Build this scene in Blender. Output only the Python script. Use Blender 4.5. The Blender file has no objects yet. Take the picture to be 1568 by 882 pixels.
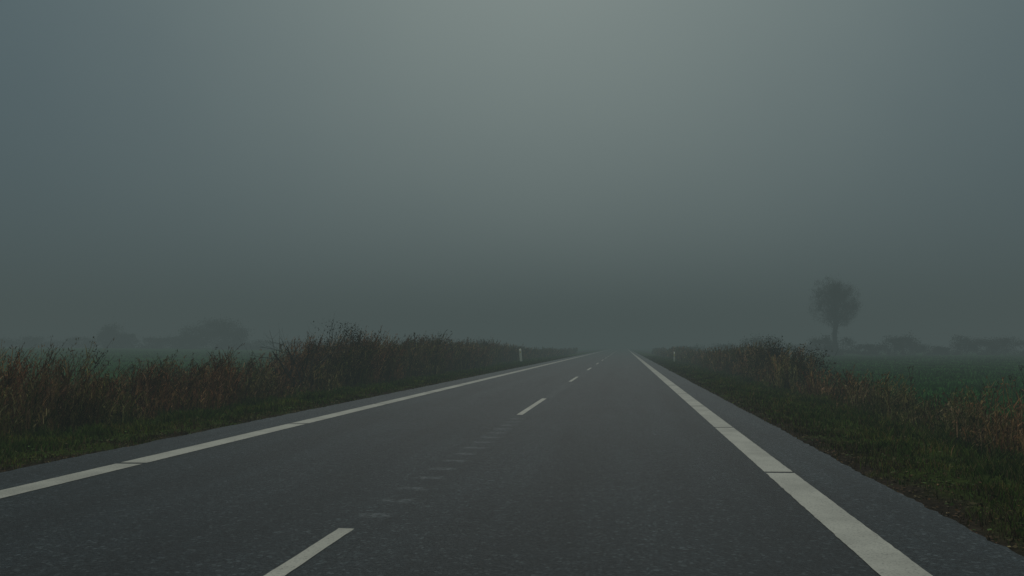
import bpy, bmesh, math, numpy as np
from mathutils import Vector
R = np.random.default_rng
scene = bpy.context.scene
scene.view_settings.view_transform = 'Standard'
scene.view_settings.look = 'None'
scene.view_settings.exposure = 0

# ------------------------------------------------------------------ helpers
def nz(x, y, s, seed, n=7):
    r = R(seed); out = np.zeros(np.broadcast(x, y).shape)
    for i in range(n):
        a = r.uniform(0, 2*math.pi); k = r.uniform(.5, 1.6)/s*2*math.pi
        out = out + np.sin((x*math.cos(a)+y*math.sin(a))*k + r.uniform(0, 6.28))
    return out/math.sqrt(n/2)/1.6

def sstep(a, b, x):
    t = np.clip((x-a)/(b-a), 0, 1); return t*t*(3-2*t)

ROAD_L, ROAD_R = -6.4, 2.42
def gz(x, y):
    x = np.asarray(x, float); y = np.asarray(y, float)
    dl = ROAD_L - x; dr = x - ROAD_R
    d = np.maximum(dl, dr)
    off = sstep(-.15, .25, d)
    z = -.06 + .045*off
    rough = .030*nz(x, y, .9, 3) + .015*nz(x, y, .35, 4)
    z = z + off*rough*sstep(.0, .5, d)
    z = z - .16*sstep(1.0, 3.2, d) + .05*nz(x, y, 9, 8)*sstep(3, 6, d)
    z = z + 1.05*sstep(8, 110, dl)
    z = z + .10*sstep(10, 90, dr)
    return z

class Acc:
    def __init__(s): s.v=[]; s.q=[]; s.c=[]; s.n=0
    def add(s, v, q, c):
        s.v.append(v.reshape(-1,3)); s.q.append(q.reshape(-1,4)+s.n); s.c.append(c.reshape(-1,3)); s.n += v.reshape(-1,3).shape[0]
    def obj(s, name, mat, smooth=False):
        v=np.concatenate(s.v).astype(np.float32); q=np.concatenate(s.q).astype(np.int32); c=np.concatenate(s.c).astype(np.float32)
        me=bpy.data.meshes.new(name); me.vertices.add(len(v)); me.vertices.foreach_set('co', v.ravel())
        me.loops.add(len(q)*4); me.loops.foreach_set('vertex_index', q.ravel())
        me.polygons.add(len(q)); me.polygons.foreach_set('loop_start', np.arange(len(q),dtype=np.int32)*4)
        me.polygons.foreach_set('loop_total', np.full(len(q),4,dtype=np.int32))
        me.update(calc_edges=True)
        at=me.color_attributes.new('Col','FLOAT_COLOR','POINT')
        at.data.foreach_set('color', np.concatenate([np.clip(c,0,1),np.ones((len(c),1),np.float32)],1).ravel().astype(np.float32))
        if smooth: me.polygons.foreach_set('use_smooth', np.ones(len(q),dtype=bool))
        me.materials.append(mat); o=bpy.data.objects.new(name, me); scene.collection.objects.link(o); return o

def ribbons(acc, P0, P1, P2, w0, w1, segs, col, rng):
    N=len(P0); t=np.linspace(0,1,segs+1)[None,:,None]
    P=(1-t)**2*P0[:,None]+2*t*(1-t)*P1[:,None]+t*t*P2[:,None]
    a=rng.uniform(0,2*math.pi,N); side=np.stack([np.cos(a),np.sin(a),rng.uniform(-.3,.3,N)],1)[:,None]
    w=(np.asarray(w0).reshape(-1,1,1)*(1-t)+np.asarray(w1).reshape(-1,1,1)*t)*.5
    V=np.stack([P-side*w,P+side*w],2)
    i=np.arange(segs)[None,:]*2+np.arange(N)[:,None]*(segs+1)*2
    Q=np.stack([i,i+1,i+3,i+2],-1)
    C=np.broadcast_to(np.asarray(col)[:,None,None,:],V.shape)
    acc.add(V,Q,C)

def diamonds(acc, P, size, aspect, col, rng, flat=False, up=None):
    N=len(P); u=rng.normal(size=(N,3)); 
    if flat: u[:,2]*=.15
    if up is not None: u=u*.45+np.array(up)
    u/=np.linalg.norm(u,axis=1)[:,None]
    v=rng.normal(size=(N,3)); 
    if flat: v[:,2]*=.15
    v-=u*(u*v).sum(1)[:,None]; v/=np.linalg.norm(v,axis=1)[:,None]
    s=np.asarray(size).reshape(-1,1)
    V=np.stack([P-u*s,P+v*s*aspect,P+u*s,P-v*s*aspect],1)
    Q=(np.arange(N)*4)[:,None]+np.arange(4)[None]
    acc.add(V,Q,np.broadcast_to(np.asarray(col)[:,None,:],V.shape))

def tube(acc, pts, rad, n, col):
    pts=np.asarray(pts,float); m=len(pts)
    T=np.gradient(pts,axis=0); T/=np.linalg.norm(T,axis=1)[:,None]+1e-9
    ref=np.array([.31,.95,.05]); A=np.cross(T,ref); A/=np.linalg.norm(A,axis=1)[:,None]+1e-9; B=np.cross(T,A)
    a=np.arange(n)*2*math.pi/n
    V=pts[:,None]+np.asarray(rad)[:,None,None]*(A[:,None]*np.cos(a)[None,:,None]+B[:,None]*np.sin(a)[None,:,None])
    i=np.arange(m-1)[:,None]*n; j=np.arange(n)[None]; k=(j+1)%n
    Q=np.stack([i+j,i+k,i+n+k,i+n+j],-1)
    acc.add(V,Q,np.broadcast_to(np.asarray(col),V.shape))

def pick(pal, w, N, rng, var=.3):
    pal=np.array(pal); w=np.array(w,float); c=pal[rng.choice(len(pal),N,p=w/w.sum())]
    return c*(1+rng.uniform(-var,var,(N,1)))*(1+rng.uniform(-.08,.08,(N,3)))

# ------------------------------------------------------------------ materials
def newmat(name):
    m=bpy.data.materials.new(name); m.use_nodes=True; nt=m.node_tree
    return m, nt, nt.nodes['Principled BSDF']
def N(nt, t, **k):
    n=nt.nodes.new(t)
    for a,b in k.items(): setattr(n,a,b)
    return n
def math_(nt, op, a, b=None, c=None, clamp=False):
    n=N(nt,'ShaderNodeMath',operation=op); n.use_clamp=clamp
    for i,x in enumerate((a,b,c)):
        if x is None: continue
        if isinstance(x,(int,float)): n.inputs[i].default_value=x
        else: nt.links.new(x,n.inputs[i])
    return n.outputs[0]
def noise(nt, vec, scale, detail=3, rough=.5):
    n=N(nt,'ShaderNodeTexNoise'); n.inputs['Scale'].default_value=scale; n.inputs['Detail'].default_value=detail
    n.inputs['Roughness'].default_value=rough; nt.links.new(vec,n.inputs['Vector']); return n.outputs[0]
def mixc(nt, f, a, b, mode='MIX'):
    n=N(nt,'ShaderNodeMix',data_type='RGBA',blend_type=mode)
    for i,x in ((0,f),(6,a),(7,b)):
        if isinstance(x,(int,float)): n.inputs[i].default_value=x
        elif isinstance(x,tuple): n.inputs[i].default_value=(*x,1)
        else: nt.links.new(x,n.inputs[i])
    return n.outputs[2]
def mrange(nt, v, a, b, c=0, d=1, smooth=True):
    n=N(nt,'ShaderNodeMapRange'); n.interpolation_type='SMOOTHSTEP' if smooth else 'LINEAR'
    nt.links.new(v,n.inputs[0])
    for i,x in enumerate((a,b,c,d)): n.inputs[i+1].default_value=x
    return n.outputs[0]
def bump(nt, h, strength, dist, bsdf):
    b=N(nt,'ShaderNodeBump'); b.inputs['Strength'].default_value=strength; b.inputs['Distance'].default_value=dist
    nt.links.new(h,b.inputs['Height']); nt.links.new(b.outputs[0],bsdf.inputs['Normal'])

def foliage_mat(name, rough=.75):
    m,nt,b=newmat(name); a=N(nt,'ShaderNodeVertexColor',layer_name='Col')
    g=N(nt,'ShaderNodeNewGeometry'); n=noise(nt,g.outputs['Position'],2.3,3)
    f=mrange(nt,n,.3,.7,.7,1.3)
    v=N(nt,'ShaderNodeVectorMath',operation='SCALE'); nt.links.new(a.outputs[0],v.inputs[0]); nt.links.new(f,v.inputs[3])
    nt.links.new(v.outputs[0],b.inputs['Base Color']); b.inputs['Roughness'].default_value=rough
    b.inputs['Specular IOR Level'].default_value=.1
    return m
M_grass=foliage_mat('grass_blades'); M_weed=foliage_mat('dry_weeds',.85); M_bark=foliage_mat('bark_and_leaves',.85)

def asphalt():
    m,nt,b=newmat('asphalt'); g=N(nt,'ShaderNodeNewGeometry'); P=g.outputs['Position']
    s=N(nt,'ShaderNodeSeparateXYZ'); nt.links.new(P,s.inputs[0]); X=s.outputs[0]; Y=s.outputs[1]
    mp=N(nt,'ShaderNodeMapping'); mp.inputs['Scale'].default_value=(1,.08,1); nt.links.new(P,mp.inputs[0])
    big=noise(nt,P,.5,4,.6); streak=noise(nt,mp.outputs[0],2.2,4,.6); fine=noise(nt,P,44,4,.85); mid=noise(nt,P,10,5,.85)
    vo=N(nt,'ShaderNodeTexVoronoi'); vo.inputs['Scale'].default_value=46; nt.links.new(P,vo.inputs['Vector'])
    c=mixc(nt,mrange(nt,fine,.39,.62),(.002,.0045,.006),(.031,.042,.047))
    st=N(nt,'ShaderNodeSeparateColor'); nt.links.new(vo.outputs['Color'],st.inputs[0])
    chips=mrange(nt,st.outputs[0],.87,.98)
    c=mixc(nt,math_(nt,'MULTIPLY',chips,.65),c,(.085,.105,.11))
    f=math_(nt,'MULTIPLY',mrange(nt,big,.3,.7,.92,1.08),mrange(nt,streak,.3,.7,.75,1.2))
    f=math_(nt,'MULTIPLY',f,mrange(nt,mid,.32,.68,.55,1.45))
    for xc in (.35-.95,.35+.8,-4.4,-2.9):
        d=math_(nt,'ABSOLUTE',math_(nt,'SUBTRACT',X,xc)); f=math_(nt,'MULTIPLY',f,mrange(nt,d,.1,.5,.80,1))
    f=math_(nt,'MULTIPLY',f,mrange(nt,X,1.7,1.9,1,1.25)); f=math_(nt,'MULTIPLY',f,mrange(nt,X,-5.75,-5.55,1.25,1))
    v=N(nt,'ShaderNodeVectorMath',operation='SCALE'); nt.links.new(c,v.inputs[0]); nt.links.new(f,v.inputs[3])
    jit=noise(nt,P,7,2)
    yy=math_(nt,'ADD',Y,math_(nt,'MULTIPLY',jit,.25))
    fr=math_(nt,'FRACT',math_(nt,'DIVIDE',yy,.62)); bar=math_(nt,'MULTIPLY',mrange(nt,fr,.25,.42),mrange(nt,fr,.65,.48))
    xw=math_(nt,'ABSOLUTE',math_(nt,'ADD',math_(nt,'ADD',X,1.85),math_(nt,'MULTIPLY',jit,.12)))
    bar=math_(nt,'MULTIPLY',bar,mrange(nt,xw,.06,.19,1,0))
    gp=math_(nt,'FRACT',math_(nt,'DIVIDE',math_(nt,'SUBTRACT',Y,5.86),15.0))
    bar=math_(nt,'MULTIPLY',bar,mrange(nt,gp,.02,.03)); bar=math_(nt,'MULTIPLY',bar,mrange(nt,gp,.66,.62))
    bar=math_(nt,'MULTIPLY',bar,mrange(nt,noise(nt,P,18,3,.75),.38,.62,0,.8))
    col=mixc(nt,bar,v.outputs[0],(.13,.15,.155))
    nt.links.new(col,b.inputs['Base Color'])
    b.inputs['Roughness'].default_value=.55; b.inputs['Specular IOR Level'].default_value=.2
    h=math_(nt,'ADD',fine,math_(nt,'MULTIPLY',st.outputs[1],.5)); bump(nt,h,1.0,.01,b)
    return m
M_asph=asphalt()

def paint(name, col, wear):
    m,nt,b=newmat(name); g=N(nt,'ShaderNodeNewGeometry'); P=g.outputs['Position']
    n1=noise(nt,P,60,3,.75); n2=noise(nt,P,1.6,4,.6)
    w=math_(nt,'MULTIPLY',mrange(nt,n1,.5,.74),wear)
    c=mixc(nt,w,col,(.06,.06,.06)); f=mrange(nt,n2,.3,.7,.80,1.08)
    v=N(nt,'ShaderNodeVectorMath',operation='SCALE'); nt.links.new(c,v.inputs[0]); nt.links.new(f,v.inputs[3])
    nt.links.new(v.outputs[0],b.inputs['Base Color']); b.inputs['Roughness'].default_value=.6; b.inputs['Specular IOR Level'].default_value=.3
    bump(nt,n1,.4,.003,b); return m
M_line=paint('road_paint',(.43,.425,.36),.8)

def ground_mat():
    m,nt,b=newmat('soil_and_turf'); a=N(nt,'ShaderNodeVertexColor',layer_name='Col'); g=N(nt,'ShaderNodeNewGeometry'); P=g.outputs['Position']
    n1=noise(nt,P,18,4,.7); n2=noise(nt,P,1.1,4,.6)
    f=math_(nt,'MULTIPLY',mrange(nt,n1,.3,.7,.55,1.45),mrange(nt,n2,.3,.7,.75,1.25))
    v=N(nt,'ShaderNodeVectorMath',operation='SCALE'); nt.links.new(a.outputs[0],v.inputs[0]); nt.links.new(f,v.inputs[3])
    nt.links.new(v.outputs[0],b.inputs['Base Color']); b.inputs['Roughness'].default_value=.95; b.inputs['Specular IOR Level'].default_value=.03
    bump(nt,n1,.8,.04,b); return m
M_ground=ground_mat()

# ------------------------------------------------------------------ ground
def lerp(a,b,t): return np.asarray(a)*(1-t)[...,None]+np.asarray(b)*t[...,None]
xs=np.concatenate([[-2500,-1200,-600,-350,-220],np.arange(-160,-60,8),np.arange(-60,-16,2),np.arange(-16,-6.9,.2),np.arange(-6.9,-6.1,.08),[-5,-2,1],np.arange(2.1,3.2,.08),np.arange(3.2,12,.2),np.arange(12,60,2),np.arange(60,170,8),[220,350,600,1200,2500]])
ys=np.concatenate([[-300,-100,-40,-15,-5],np.arange(0,30,.18),np.arange(30,70,.6),np.arange(70,200,4),[230,300,450,700,1200,2500]])
GX,GY=np.meshgrid(xs,ys); Z=gz(GX,GY)
dd=np.maximum(ROAD_L-GX,GX-ROAD_R)
col=np.zeros(GX.shape+(3,))+np.array([.038,.055,.010])
t=sstep(.55,.1,dd+.2*nz(GX,GY,.8,21)); col=lerp(col,[.032,.024,.016],t)
right=(GX>0); t=np.where(right,sstep(4.2,6.0,dd),sstep(6.0,8.5,dd))
col=lerp(col,[.018,.082,.009],t)
wd=np.where(right,sstep(2.2,2.9,dd)*sstep(4.6,3.6,dd),sstep(2.2,3,dd)*sstep(6.8,6.0,dd)); col=lerp(col,[.045,.036,.02],wd)
acc=Acc(); nx=len(xs); ny=len(ys)
i=(np.arange(ny-1)[:,None]*nx+np.arange(nx-1)[None]); Q=np.stack([i,i+1,i+nx+1,i+nx],-1)
acc.add(np.stack([GX,GY,Z],-1),Q,col); acc.obj('ground',M_ground,True)

# ------------------------------------------------------------------ road + markings
def strip(name, x0, x1, y0, y1, z, mat, jit=0, step=.25, seed=0, acc=None, jf=None):
    yy=np.arange(y0,y1+1e-6,step) if step else np.array([y0,y1]); r=R(seed)
    if yy[-1]<y1-1e-4: yy=np.append(yy,y1)
    a=x0+jit*r.normal(size=len(yy)); b=x1+jit*r.normal(size=len(yy))
    if jf: a=a+jf(yy,1); b=b+jf(yy,2)
    V=np.stack([np.stack([a,yy,np.full(len(yy),z)],1),np.stack([b,yy,np.full(len(yy),z)],1)],1)
    i=np.arange(len(yy)-1)*2; Q=np.stack([i,i+1,i+3,i+2],-1)
    own=acc is None
    if own: acc=Acc()
    acc.add(V,Q,np.ones(V.shape)*.5)
    if own: return acc.obj(name,mat)
yj=lambda yy,s: .018*nz(yy,yy*0,1.7,40+s)+.014*nz(yy,yy*0,.4,50+s)
strip('road',ROAD_L,ROAD_R,-30,160,0,M_asph,.008,.09,1,None,yj)
a=Acc(); strip('',ROAD_L,ROAD_R,160,2400,0,M_asph,0,200,1,a); road2=a.obj('road_far_section',M_asph)
road2.parent=bpy.data.objects['road']
lines=Acc()
def seg_line(x0,x1,start,period,gap,ya,yb,z=.004,skew=0.05):
    k=math.floor((ya-start)/period)
    while start+k*period<yb:
        y0=max(start+k*period+gap/2,ya); y1=min(start+(k+1)*period-gap/2,yb)
        if y1>y0:
            yy=np.linspace(y0,y1,60); r=R(k+900)
            A=np.stack([x0+.0018*r.normal(size=60),yy,np.full(60,z)],1); B=np.stack([x1+.0018*r.normal(size=60),yy+skew*.5,np.full(60,z)],1)
            i=np.arange(59)*2; lines.add(np.stack([A,B],1),np.stack([i,i+1,i+3,i+2],-1),np.ones((60,2,3)))
        k+=1
seg_line(1.43,1.72,9.0,4.83,.085,-20,400)
seg_line(-5.585,-5.285,8.75,4.83,.09,-20,400)
k=-1
while k<26:
    y0=.86+15*k; strip('',-2.03,-1.915,y0,y0+5,.004,None,.002,.12,k+70,lines); k+=1
lines.obj('road_markings',M_line)

# ------------------------------------------------------------------ verge grass
def blades(acc, X, Y, h, w, col, rng, lean=.5):
    n=len(X); P0=np.stack([X,Y,gz(X,Y)-.01],1); a=rng.uniform(0,2*math.pi,n)
    l=rng.uniform(.1,1,n)*lean*h
    D=np.stack([np.cos(a)*l,np.sin(a)*l,h],1); P2=P0+D; P1=P0+D*np.array([.2,.2,.65])
    ribbons(acc,P0,P1,P2,w,w*.25,2,col,rng)
GP=[(.058,.105,.013),(.085,.130,.019),(.125,.112,.030),(.16,.12,.055),(.038,.060,.011)]
def verge(name, xa, xb, ya, yb, n, seed, edge, wts):
    r=R(seed); Y=ya*(yb/ya)**r.uniform(0,1,n); X=r.uniform(xa,xb,n)
    e=np.abs(X-edge)
    dens=.35+.5*sstep(-.5,.7,nz(X,Y,1.2,seed+5)); dens*=sstep(-.05,.6,e+.2*nz(X,Y,.7,seed+2))*.92+.08
    k=r.uniform(0,1,n)<dens; X=X[k];Y=Y[k];e=e[k]; n=len(X)
    h=(.045+.07*r.uniform(0,1,n)**1.5+.045*(nz(X,Y,1.1,seed+9)+.5))*(.55+.45*sstep(.2,1.5,e))*(1+.8*sstep(2.0,3.2,e))
    c=pick(GP,wts,n,r)
    pt=nz(X,Y,1.4,seed+20)[:,None]; c=c*(1+.30*pt)*np.where(pt>.3,np.array([1.2,.95,.9]),np.ones(3))
    ed=sstep(1.1,.15,e)[:,None]; br=pick([(.10,.07,.035),(.06,.045,.025)],[1,1],n,r); c=np.where(r.uniform(0,1,(n,1))<ed*.75,br,c)
    acc=Acc(); blades(acc,X,Y,np.maximum(h,.02),.0045+.0007*Y,c,r,.8)
    m=6000; Y2=ya*(40/ya)**r.uniform(0,1,m); X2=r.uniform(min(xa,xb),max(xa,xb),m); kk=nz(X2,Y2,.8,seed+31)>.25; X2=X2[kk];Y2=Y2[kk]; m2=len(X2)
    P=np.stack([X2,Y2,gz(X2,Y2)+r.uniform(.02,.07,m2)],1); diamonds(acc,P,r.uniform(.015,.035,m2),.5,pick([(.05,.085,.016),(.09,.08,.03)],[2,1],m2,r),r,True)
    m=3500; Y=2*(40/2)**r.uniform(0,1,m); s=1 if edge>0 else -1; X=edge+s*np.abs(r.normal(0,.5,m)) ; X=np.where(s*(X-edge)<.02,edge+s*.05,X)
    P=np.stack([X,Y,gz(X,Y)+.012],1); diamonds(acc,P,r.uniform(.008,.022,m),.6,pick([(.13,.07,.03),(.07,.04,.02),(.16,.12,.06)],[2,3,1],m,r),r,True)
    acc.obj(name,M_grass)
verge('verge_grass',-10.0,ROAD_L-.02,5,110,190000,11,ROAD_L,[5,4,1.8,.5,4])
verge('verge_grass',ROAD_R+.02,6.4,2.5,110,230000,12,ROAD_R,[4.5,2.5,2.8,1.1,4.2])

def crop(name, sgn, xa, xb, n, seed):
    r=R(seed); Y=9*(125/9)**r.uniform(0,1,n); X=sgn*(xa*(xb/xa)**r.uniform(0,1,n))
    k=np.abs(X)<Y*1.0+8; X=X[k]; Y=Y[k]; n=len(X)
    h=r.uniform(.06,.15,n); c=pick([(.020,.098,.010),(.028,.118,.013),(.042,.105,.018)],[3,2,1],n,r)
    acc=Acc(); blades(acc,X,Y,h,.006+.0011*Y,c,r,.7); acc.obj(name,M_grass)
crop('crop_field_grass',1,6.5,110,150000,31); crop('crop_field_grass',-1,12.5,100,90000,32)

# ------------------------------------------------------------------ tall dry weeds
WP=[(.160,.080,.038),(.25,.165,.075),(.105,.092,.028),(.065,.040,.022),(.30,.22,.12)]
def weeds(acc, X, Y, H, wts, r, leaf=5, plume=9, lean=(.18,0)):
    n=len(X); P0=np.stack([X,Y,gz(X,Y)-.02],1); H=H[:,None]
    L=np.stack([r.normal(lean[0],.16,n),r.normal(lean[1],.16,n)],1)*H
    P2=P0+np.concatenate([L,H*(1-.12*r.uniform(0,1,(n,1)))],1); P1=P0+np.concatenate([L*.2,H*.6],1)
    w=.004+.0006*Y; c=pick(WP,wts,n,r,.3)
    pt=nz(X,Y,3.0,777)[:,None]; c=c*np.where(pt>.2,np.array([1.12,.92,.85]),np.where(pt<-.3,np.array([.88,1.05,.85]),np.ones(3)))*(1+.25*nz(X,Y,1.2,778)[:,None])
    ribbons(acc,P0,P1,P2,w*1.2,w*.5,4,c,r)
    def rep(k): return [np.repeat(p,k,0) for p in (P0,P1,P2)]
    def at(Q,t): return (1-t)**2*Q[0]+2*t*(1-t)*Q[1]+t*t*Q[2]
    m=n*leaf; Qp=rep(leaf); Hr=np.repeat(H,leaf,0)
    t=r.uniform(.08,.8,(m,1)); B=at(Qp,t); a=r.uniform(0,6.283,m); l=(r.uniform(.10,.30,(m,1))*np.minimum(Hr,1.3))
    D=np.stack([np.cos(a)*.45+.12,np.sin(a)*.45,r.uniform(.5,1.2,m)],1)*l
    cl=np.repeat(c,leaf,0)*r.uniform(.7,1.25,(m,1)); wl=np.repeat(w,leaf)*r.uniform(1.0,1.9,m)
    ribbons(acc,B,B+D*.7,B+D*np.array([1.5,1.5,.85]),wl,wl*.15,2,cl,r)
    m=n*plume; Qp=rep(plume)
    t=1-.28*r.uniform(0,1,(m,1))**1.3; B=at(Qp,t)+r.normal(0,.016,(m,3))*(1.7-t+.2)*np.repeat(np.minimum(H,1.6),plume,0)
    cp=np.repeat(c,plume,0)*r.uniform(.65,1.35,(m,1))
    diamonds(acc,B,(.014+.0009*np.repeat(Y,plume))*r.uniform(.6,1.5,m),.26,cp,r,up=(.25,0,.9))

def umbels(acc, X, Y, H, r):
    for x,y,h in zip(X,Y,H):
        z=float(gz(x,y)); top=np.array([x+r.normal()*.08,y+r.normal()*.08,z+h]); c=np.array([.075,.055,.035])*r.uniform(.7,1.3)
        pts=[np.array([x,y,z])*(1-t)+top*t+np.array([math.sin(t*3)*.02,0,0]) for t in np.linspace(0,1,5)]
        tube(acc,pts,[.008,.007,.006,.005,.004],4,c)
        heads=[(top,.10)]
        for k in range(3):
            b=pts[2+k%2]; a=r.uniform(0,6.28); q=b+np.array([math.cos(a)*.14,math.sin(a)*.14,h*.26]); tube(acc,[b,(b+q)/2+np.array([math.cos(a),math.sin(a),0])*.02,q],[.004,.0035,.003],3,c); heads.append((q,.07))
        for q,s in heads:
            m=10; a=r.uniform(0,6.28,m); rr=s*np.sqrt(r.uniform(.1,1,m)); E=q+np.stack([np.cos(a)*rr*.7,np.sin(a)*rr*.7,.09-rr*.2],1)
            ribbons(acc,np.repeat(q[None],m,0),(E+q)/2+np.array([0,0,.01]),E,.005,.003,2,np.repeat(c[None],m,0),r)
            P=np.repeat(E,2,0)+r.normal(0,.01,(m*2,3)); diamonds(acc,P,r.uniform(.005,.010,m*2),.7,np.repeat(c[None]*.8,m*2,0),r)

def prof_left(Y,X):
    low=.97+.32*nz(X,Y,3.2,71)+.18*nz(X,Y,1.0,72)
    hi=1.50+.30*nz(X*.4,Y,5,73)+.22*nz(X,Y,1.8,74)
    far=1.12+.42*nz(X*.3,Y,9,75)+.25*nz(X*.5,Y,3.5,76)-.35*sstep(85,150,Y)
    h=low*(1-sstep(25,29,Y))+hi*sstep(25,29,Y); h=h*(1-.35*np.exp(-((Y-22.8)/1.6)**2)); return h*(1-sstep(66,84,Y))+far*sstep(66,84,Y)
shl=lambda Y: -.9*sstep(50,66,Y)*sstep(112,84,Y)
acc=Acc(); r=R(101)
n=24000; Y=7*(160/7)**r.uniform(0,1,n); X=-9.1-3.0*r.beta(1.1,1.3,n)-.35*nz(Y,Y*0,5,81)+shl(Y)
k=r.uniform(0,1,n)<(.44+.55*nz(X,Y,1.5,82)); k|=(Y>27); k&=~((Y>80)&(r.uniform(0,1,n)<.35-.5*nz(X*.3,Y,6,79)))
k&=~((Y>22.0)&(Y<24.8)&(X>-11)&(r.uniform(0,1,n)<.7)); X=X[k];Y=Y[k]
H=np.maximum(prof_left(Y,X)*R(5).uniform(.5,1.18,len(X)),.3)
weeds(acc,X,Y,H,[4.2,3.2,2.2,1.8,.9],r,6,7)
n=18000; Y=7*(150/7)**r.uniform(0,1,n); X=-8.8-3.4*r.uniform(0,1,n)-.3*nz(Y,Y*0,5,81)+shl(Y); H=prof_left(Y,X)*r.uniform(.25,.6,n)
weeds(acc,X,Y,np.maximum(H,.2),[2.5,2.6,4,2,.6],r,4,2,(.1,0))
acc.obj('tall_weeds',M_weed)

acc=Acc(); r=R(102)
n=9500; Y=5*(170/5)**r.uniform(0,1,n); X=5.2+1.3*r.beta(1.2,1.6,n)+.25*nz(Y,Y*0,6,83)+.6*sstep(40,90,Y)
k=r.uniform(0,1,n)<(.24+.42*nz(X,Y,1.3,84)+sstep(26,34,Y)); X=X[k];Y=Y[k]
H=(.64+.22*nz(X,Y,2.5,85))*(1-sstep(25,29,Y))+(1.24+.28*nz(X,Y,3,86))*sstep(25,29,Y)*(1-sstep(46,54,Y))+(1.02+.28*nz(X*.4,Y,8,87)-.25*sstep(85,150,Y))*sstep(46,54,Y)
H=np.maximum(H*r.uniform(.5,1.2,len(X)),.25)
weeds(acc,X,Y,H,[1.2,3.8,2.4,.8,2.8],r,4,6,(.02,0))
n=6500; Y=5*(150/5)**r.uniform(0,1,n); X=4.9+1.8*r.uniform(0,1,n)+.25*nz(Y,Y*0,6,83); H=.30+.12*nz(X,Y,2,88)+.35*sstep(26,32,Y)
weeds(acc,X,Y,np.maximum(H,.12)*r.uniform(.6,1.2,n),[.8,3,4,1.0,1.5],r,3,2,(0,0))
umbels(acc,[6.6,6.3,6.9,6.1],[13.8,14.6,15.5,19],[1.12,.9,1.0,.95],r)
acc.obj('tall_weeds',M_weed)

# ------------------------------------------------------------------ shrubs / hedges / trees
def shrub(acc, cx, cy, rx, ry, h, nleaf, nst, seed, lsize, cols, wts, tw=.012, clumps=22, zb=.25):
    r=R(seed); z0=float(gz(cx,cy))
    a=r.uniform(0,6.283,clumps); q=np.sqrt(r.uniform(0,1,clumps)); zz=r.uniform(zb,1,clumps)
    env=np.sqrt(np.clip(1-((zz-.45)/.62)**2,0.05,1))
    C=np.stack([cx+np.cos(a)*q*rx*env,cy+np.sin(a)*q*ry*env,z0+zz*h*.9],1); S=r.uniform(.10,.24,clumps)
    i=r.integers(0,clumps,nleaf); P=C[i]+r.normal(size=(nleaf,3))*S[i][:,None]*np.array([rx,ry,h*.6])
    P[:,2]=np.maximum(P[:,2],z0+.03)
    br=r.uniform(.55,1.4,clumps)[i][:,None]
    diamonds(acc,P,lsize*r.uniform(.6,1.5,nleaf),.6,pick(cols,wts,nleaf,r)*br,r)
    b=np.stack([cx+r.normal(0,rx*.25,nst),cy+r.normal(0,ry*.25,nst),np.full(nst,z0)],1)
    T=C[r.integers(0,clumps,nst)]+r.normal(size=(nst,3))*np.array([rx,ry,h*.5])*.25; T[:,2]=np.clip(T[:,2]+.05*h,z0+.2*h,z0+h*1.04)
    ribbons(acc,b,(b+T)/2+np.array([0,0,.15*h]),T,tw,tw*.3,4,pick([(.05,.035,.025),(.035,.028,.022)],[1,1],nst,r),r)
    m=nst*5; j=r.integers(0,nst,m); t=r.uniform(.5,1,(m,1)); B=b[j]*(1-t)**2+2*t*(1-t)*((b[j]+T[j])/2+np.array([0,0,.15*h]))+t*t*T[j]
    D=r.normal(size=(m,3))*h*.1; D[:,2]=np.abs(D[:,2]); ribbons(acc,B,B+D*.6,B+D,tw*.45,tw*.2,2,pick([(.05,.035,.025)],[1],m,r),r)
LC=[(.065,.055,.024),(.105,.055,.030),(.045,.055,.018),(.032,.025,.016)]
acc=Acc(); shrub(acc,-9.5,27.6,1.2,1.2,2.25,2600,80,201,.026,[(.045,.035,.02),(.05,.03,.02),(.035,.04,.018),(.025,.02,.014)],[2,2,2,3],.022); acc.obj('bramble_bush',M_bark)
acc=Acc(); shrub(acc,-9.9,33.0,1.2,1.6,1.85,2200,45,202,.03,LC,[2,3,1,2],.022); acc.obj('bramble_bush',M_bark)
for i,(x,y,ry,h) in enumerate([(-10.2,40,2.2,1.75),(-10.4,46,1.8,1.95),(-10.6,54,2.6,1.75),(-11.0,62,1.9,2.05),(-11.2,68,2.2,1.85),(-11.6,77,2.0,1.35),(-11.6,92,3.0,1.5),(-11.3,112,3.0,1.2)]):
    acc=Acc(); shrub(acc,x,y,1.2,ry,h,1800,50,210+i,.04,LC,[1,4,1,2],.03); acc.obj('hedge_shrub',M_bark)
acc=Acc(); shrub(acc,5.6,34,.8,2.2,1.62,3000,60,220,.032,LC,[2,2,2,3],.022); acc.obj('bramble_bush',M_bark)
acc=Acc(); shrub(acc,5.9,28.5,.75,1.3,1.35,2000,50,221,.028,LC,[2,2,2,3],.02); acc.obj('bramble_bush',M_bark)
acc=Acc(); shrub(acc,6.1,43,1.0,3.0,1.35,2200,40,222,.036,LC,[2,3,1,2],.022); acc.obj('bramble_bush',M_bark)

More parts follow.
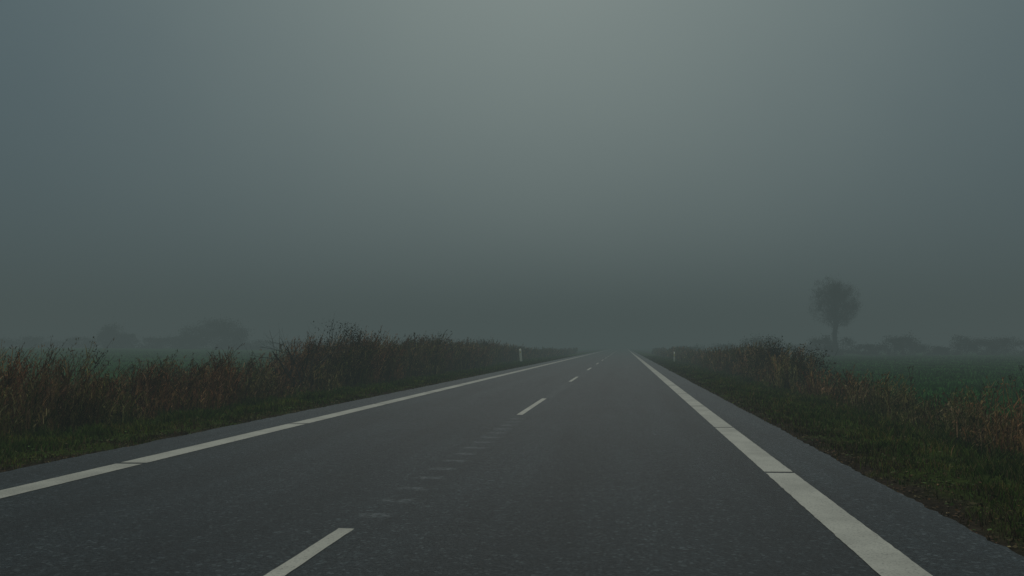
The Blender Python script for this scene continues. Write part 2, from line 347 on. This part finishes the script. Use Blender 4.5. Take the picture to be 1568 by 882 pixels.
def branchy(acc, p, d, L, rad, lvl, maxl, r, col, ends, curl=.25, nch=(3,5), up=.15, sides=(7,5,4,3,3), clip=None):
    n=6; pts=[np.array(p,float)]; d=np.array(d,float); d/=np.linalg.norm(d)
    for i in range(n-1):
        d=d+r.normal(size=3)*curl*.5+np.array([0,0,up*.3]); d/=np.linalg.norm(d)
        q=pts[-1]+d*L/(n-1)
        if clip is not None:
            s=math.sqrt((((q-clip[0])/clip[1])**2).sum())
            if s>1 and lvl>0: d=d*.6-(q-clip[0])/np.linalg.norm(q-clip[0])*.6; d/=np.linalg.norm(d); q=pts[-1]+d*L/(n-1)*.5
        pts.append(q)
    rr=np.linspace(rad,rad*.45 if lvl<maxl else rad*.25,n); tube(acc,pts,rr,sides[min(lvl,4)],col)
    if lvl==maxl: ends.extend(pts[2:]); return
    for k in range(r.integers(nch[0],nch[1]+1)):
        i=r.integers(2,n); a=r.normal(size=3); a-=d*(a@d); a/=np.linalg.norm(a)+1e-9
        nd=d*.75+a*r.uniform(.5,1.0); branchy(acc,pts[i],nd,L*r.uniform(.5,.75),rr[i]*.6,lvl+1,maxl,r,col,ends,curl,nch,up,sides,clip)
acc=Acc(); r=R(303); e=[]
for k in range(6):
    branchy(acc,(-9.85+r.normal()*.08,24.9+r.normal()*.08,float(gz(-9.85,24.9))),((k-2.5)*.22,r.normal()*.2,1),1.6,.030,0,2,r,(.055,.048,.04),e,.28,(3,4),.08)
acc.obj('bare_shrub',M_bark)

# big tree
acc=Acc(); r=R(404); tx,ty=33.8,140.7; z0=float(gz(tx,ty)); bark=(.045,.04,.034)
tr=[(tx,ty,z0-.1),(tx+.05,ty,z0+1.2),(tx-.1,ty+.1,z0+3),(tx+.1,ty,z0+4.8),(tx+.25,ty+.1,z0+6.6),(tx+.0,ty,z0+8.6),(tx+.3,ty,z0+10.8)]
tube(acc,tr,[.52,.40,.35,.30,.23,.14,.05],9,bark); tr=np.array(tr); ends=[]
cen=np.array([tx-.05,ty,z0+8.5]); rad=np.array([4.05,3.8,4.6])
for k in range(44):
    s=r.uniform(.36,.97); i=s*6; j=int(i); p=tr[j]+(tr[min(j+1,6)]-tr[j])*(i-j)
    u=r.normal(size=3); u/=np.linalg.norm(u)
    tgt=cen+u*rad*r.uniform(.5,.85); D=tgt-p; L=max(np.linalg.norm(D),1.2)
    branchy(acc,p,D/L+np.array([0,0,.1]),L*.78,.09*(1.2-s*.6),1,3,r,bark,ends,.25,(3,6),.08,clip=(cen,rad))
E=np.array(ends); q=(((E-cen)/rad)**2).sum(1); E=E[q<1.0]
keep=(nz(E[:,0]*1.0+E[:,1]*.3,E[:,2],1.8,909)>-.55); E=E[keep]
m=15000; B=E[r.integers(0,len(E),m)]; D=r.normal(size=(m,3))*.34; D[:,2]+=.06
ribbons(acc,B,B+D*.5+r.normal(size=(m,3))*.03,B+D,.024,.012,2,pick([bark],[1],m,r),r)
m=10000; i=r.integers(0,len(E),m); P=E[i]+r.normal(size=(m,3))*.34
diamonds(acc,P,r.uniform(.03,.075,m),.65,pick([(.055,.048,.028),(.04,.042,.024)],[1,1],m,r),r)
m=2200; t=r.uniform(.0,.62,m)*6; j=t.astype(int); P=tr[j]+(tr[np.minimum(j+1,6)]-tr[j])*(t-j)[:,None]+r.normal(size=(m,3))*np.array([.22,.22,.3])*(.6+.8*(t/6))[:,None]
diamonds(acc,P,r.uniform(.05,.1,m),.8,pick([(.028,.04,.02)],[1],m,r),r)
acc.obj('broadleaf_tree',M_bark)

HC=[(.045,.05,.025),(.05,.04,.026),(.03,.035,.02)]
acc=Acc()
for i,(x,hw,h) in enumerate([(11,2.5,1.2),(15.5,2.5,1.4),(20.0,1.8,2.4),(22.6,1.8,2.6),(26.5,2.4,1.2),(30.6,2.2,2.6),(33.2,2.2,2.4),(37.5,2.5,1.4),(41.0,2.3,2.5),(44.0,2.3,2.6),(48.0,2.4,1.3),(51.8,2.3,2.5),(55.3,2.6,2.1),(59,2.6,2.3),(63.5,3,1.8),(69,3.5,2.3),(75,4,2.0),(82,4,2.5)]):
    shrub(acc,x,131.2+.133*x+R(i).uniform(-1,1),hw,1.8,h+.35,3000,30,500+i,.09,HC,[1,1,1],.05,26,.1)
acc.obj('distant_hedgerow',M_bark)
acc=Acc()
for i,(x,y,hw,h,n) in enumerate([(-86.5,170,6.0,6.2,9000),(-83,171,3,4.4,3000),(-91,169,3,4.8,3000),(-109,167,3.0,4.8,5000),(-106,167,2.6,3.2,2500),(-99,168,4.5,2.4,3000),(-94,169,4.0,2.6,3000),(-78,172,4,2.0,2500),(-71,174,5,1.8,2500),(-63,174,5,1.5,2500),(-117,167,4.5,2.2,3000),(-125,165,5,2.5,3000),(-134,163,5,2.1,3000),(-55,175,5,1.6,2500),(-47,175,5,1.3,2000)]):
    shrub(acc,x,y,hw,3,h,n,40,600+i,.13,HC,[1,1,1],.07,34,.05)
acc.obj('distant_hedgerow',M_bark)

# ------------------------------------------------------------------ marker posts
def simple(name,c,rough=.5):
    m,nt,b=newmat(name); g=N(nt,'ShaderNodeNewGeometry'); n=noise(nt,g.outputs['Position'],9,4,.6)
    nt.links.new(mixc(nt,mrange(nt,n,.45,.75,0,.4),c,tuple(x*.45 for x in c)),b.inputs['Base Color']); b.inputs['Roughness'].default_value=rough; return m
Mp=simple('post_plastic',(.88,.88,.72)); Mr=simple('post_reflector',(.75,.62,.12),.2); Mk=simple('post_band',(.05,.05,.05))
def prism(name, outline, z0, z1, s0, s1, mat, parent, slant=0):
    bm=bmesh.new(); lo=[bm.verts.new((x*s0,y*s0,z0)) for x,y in outline]; hi=[bm.verts.new((x*s1,y*s1,z1+slant*(y*s1))) for x,y in outline]
    n=len(outline); bm.faces.new(lo[::-1]); bm.faces.new(hi)
    for i in range(n): bm.faces.new((lo[i],lo[(i+1)%n],hi[(i+1)%n],hi[i]))
    bmesh.ops.recalc_face_normals(bm,faces=bm.faces); me=bpy.data.meshes.new(name); bm.to_mesh(me); bm.free(); me.materials.append(mat)
    o=bpy.data.objects.new(name,me); scene.collection.objects.link(o); o.parent=parent; return o
def post(x,y,tilt,h,wd):
    out=[(-wd,-.02),(-wd*.7,-.045),(0,-.055),(wd*.7,-.045),(wd,-.02),(wd*.6,.045),(0,.07),(-wd*.6,.045)]
    e=bpy.data.objects.new('road_marker_post',None); scene.collection.objects.link(e); e.location=(x,y,float(gz(x,y))-.05); e.rotation_euler=(0,math.radians(tilt),math.radians(4))
    prism('body',out,0,h,1.05,.92,Mp,e,1.6); prism('foot_collar',out,0,.10,1.25,1.2,Mk,e)
    o=prism('reflector',[(-.025,-.005),(.025,-.005),(.025,.005),(-.025,.005)],h-.3,h-.12,1,1,Mr,e); o.location=(0,-.0565,0)
post(-8.75,71.5,-4,1.14,.11); post(4.05,69.5,1,.88,.05)

# ------------------------------------------------------------------ fog layer (homogeneous absorption; its own emission stands in for scattered daylight)
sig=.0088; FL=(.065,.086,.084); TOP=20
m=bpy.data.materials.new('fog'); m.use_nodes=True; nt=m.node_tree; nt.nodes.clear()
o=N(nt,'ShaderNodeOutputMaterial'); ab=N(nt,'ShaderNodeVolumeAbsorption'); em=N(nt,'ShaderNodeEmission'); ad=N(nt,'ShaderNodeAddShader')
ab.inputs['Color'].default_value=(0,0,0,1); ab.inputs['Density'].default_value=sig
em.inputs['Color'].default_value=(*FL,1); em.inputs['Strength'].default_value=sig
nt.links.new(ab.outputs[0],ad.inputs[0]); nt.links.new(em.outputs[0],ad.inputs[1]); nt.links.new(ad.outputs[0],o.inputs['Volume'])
bm=bmesh.new(); bmesh.ops.create_cube(bm,size=1); me=bpy.data.meshes.new('emissive_fog_bank'); bm.to_mesh(me); bm.free(); me.materials.append(m)
fo=bpy.data.objects.new('emissive_fog_bank',me); scene.collection.objects.link(fo); fo.scale=(4600,4600,TOP+5); fo.location=(0,0,(TOP-5)/2)

# ------------------------------------------------------------------ sky, sun
az=math.radians(-4.6); SE=math.radians(42)
w=bpy.data.worlds.new('World'); scene.world=w; w.use_nodes=True; nt=w.node_tree; bg=nt.nodes['Background']
sky=N(nt,'ShaderNodeTexSky',sky_type='NISHITA'); sky.sun_disc=False; sky.sun_elevation=SE; sky.sun_rotation=az; sky.dust_density=4; sky.air_density=1.2
hs=N(nt,'ShaderNodeHueSaturation'); hs.inputs['Saturation'].default_value=.3; nt.links.new(sky.outputs[0],hs.inputs['Color'])
tc=N(nt,'ShaderNodeTexCoord'); gl=Vector((math.sin(az)*math.cos(.42),math.cos(az)*math.cos(.42),math.sin(.42)))
dt=N(nt,'ShaderNodeVectorMath',operation='DOT_PRODUCT'); nt.links.new(tc.outputs['Generated'],dt.inputs[0]); dt.inputs[1].default_value=gl
ang=math_(nt,'ARCCOSINE',dt.outputs['Value'])
cl=noise(nt,tc.outputs['Generated'],3.5,4,.55); ang=math_(nt,'ADD',ang,math_(nt,'MULTIPLY',math_(nt,'SUBTRACT',cl,.5),.16))
g=mrange(nt,ang,.74,.0)
base=mixc(nt,g,(.070,.116,.138),(.182,.238,.230))
sz=N(nt,'ShaderNodeSeparateXYZ'); nt.links.new(tc.outputs['Generated'],sz.inputs[0])
zen=mrange(nt,sz.outputs[2],.45,.95)
col=mixc(nt,zen,base,(.68,.71,.68))
nsc=N(nt,'ShaderNodeVectorMath',operation='SCALE'); nt.links.new(hs.outputs[0],nsc.inputs[0]); nsc.inputs[3].default_value=.004
tot=mixc(nt,1.0,col,nsc.outputs[0],'ADD'); nt.links.new(tot,bg.inputs['Color']); bg.inputs['Strength'].default_value=1
ld=bpy.data.lights.new('sun','SUN'); ld.energy=.5; ld.angle=math.radians(25); ld.color=(1,.97,.92)
lo=bpy.data.objects.new('sun',ld); scene.collection.objects.link(lo)
sd=Vector((math.sin(az)*math.cos(SE),math.cos(az)*math.cos(SE),math.sin(SE))); lo.rotation_euler=sd.to_track_quat('Z','Y').to_euler(); lo.location=(0,0,40)

# ------------------------------------------------------------------ camera
cd=bpy.data.cameras.new('camera'); cd.lens=29.4; cd.sensor_width=36; cd.clip_end=6000; cd.clip_start=.05
co=bpy.data.objects.new('camera',cd); scene.collection.objects.link(co); co.location=(0,0,1.3)
co.rotation_euler=(math.radians(93.98),0,math.radians(7.6)); scene.camera=co
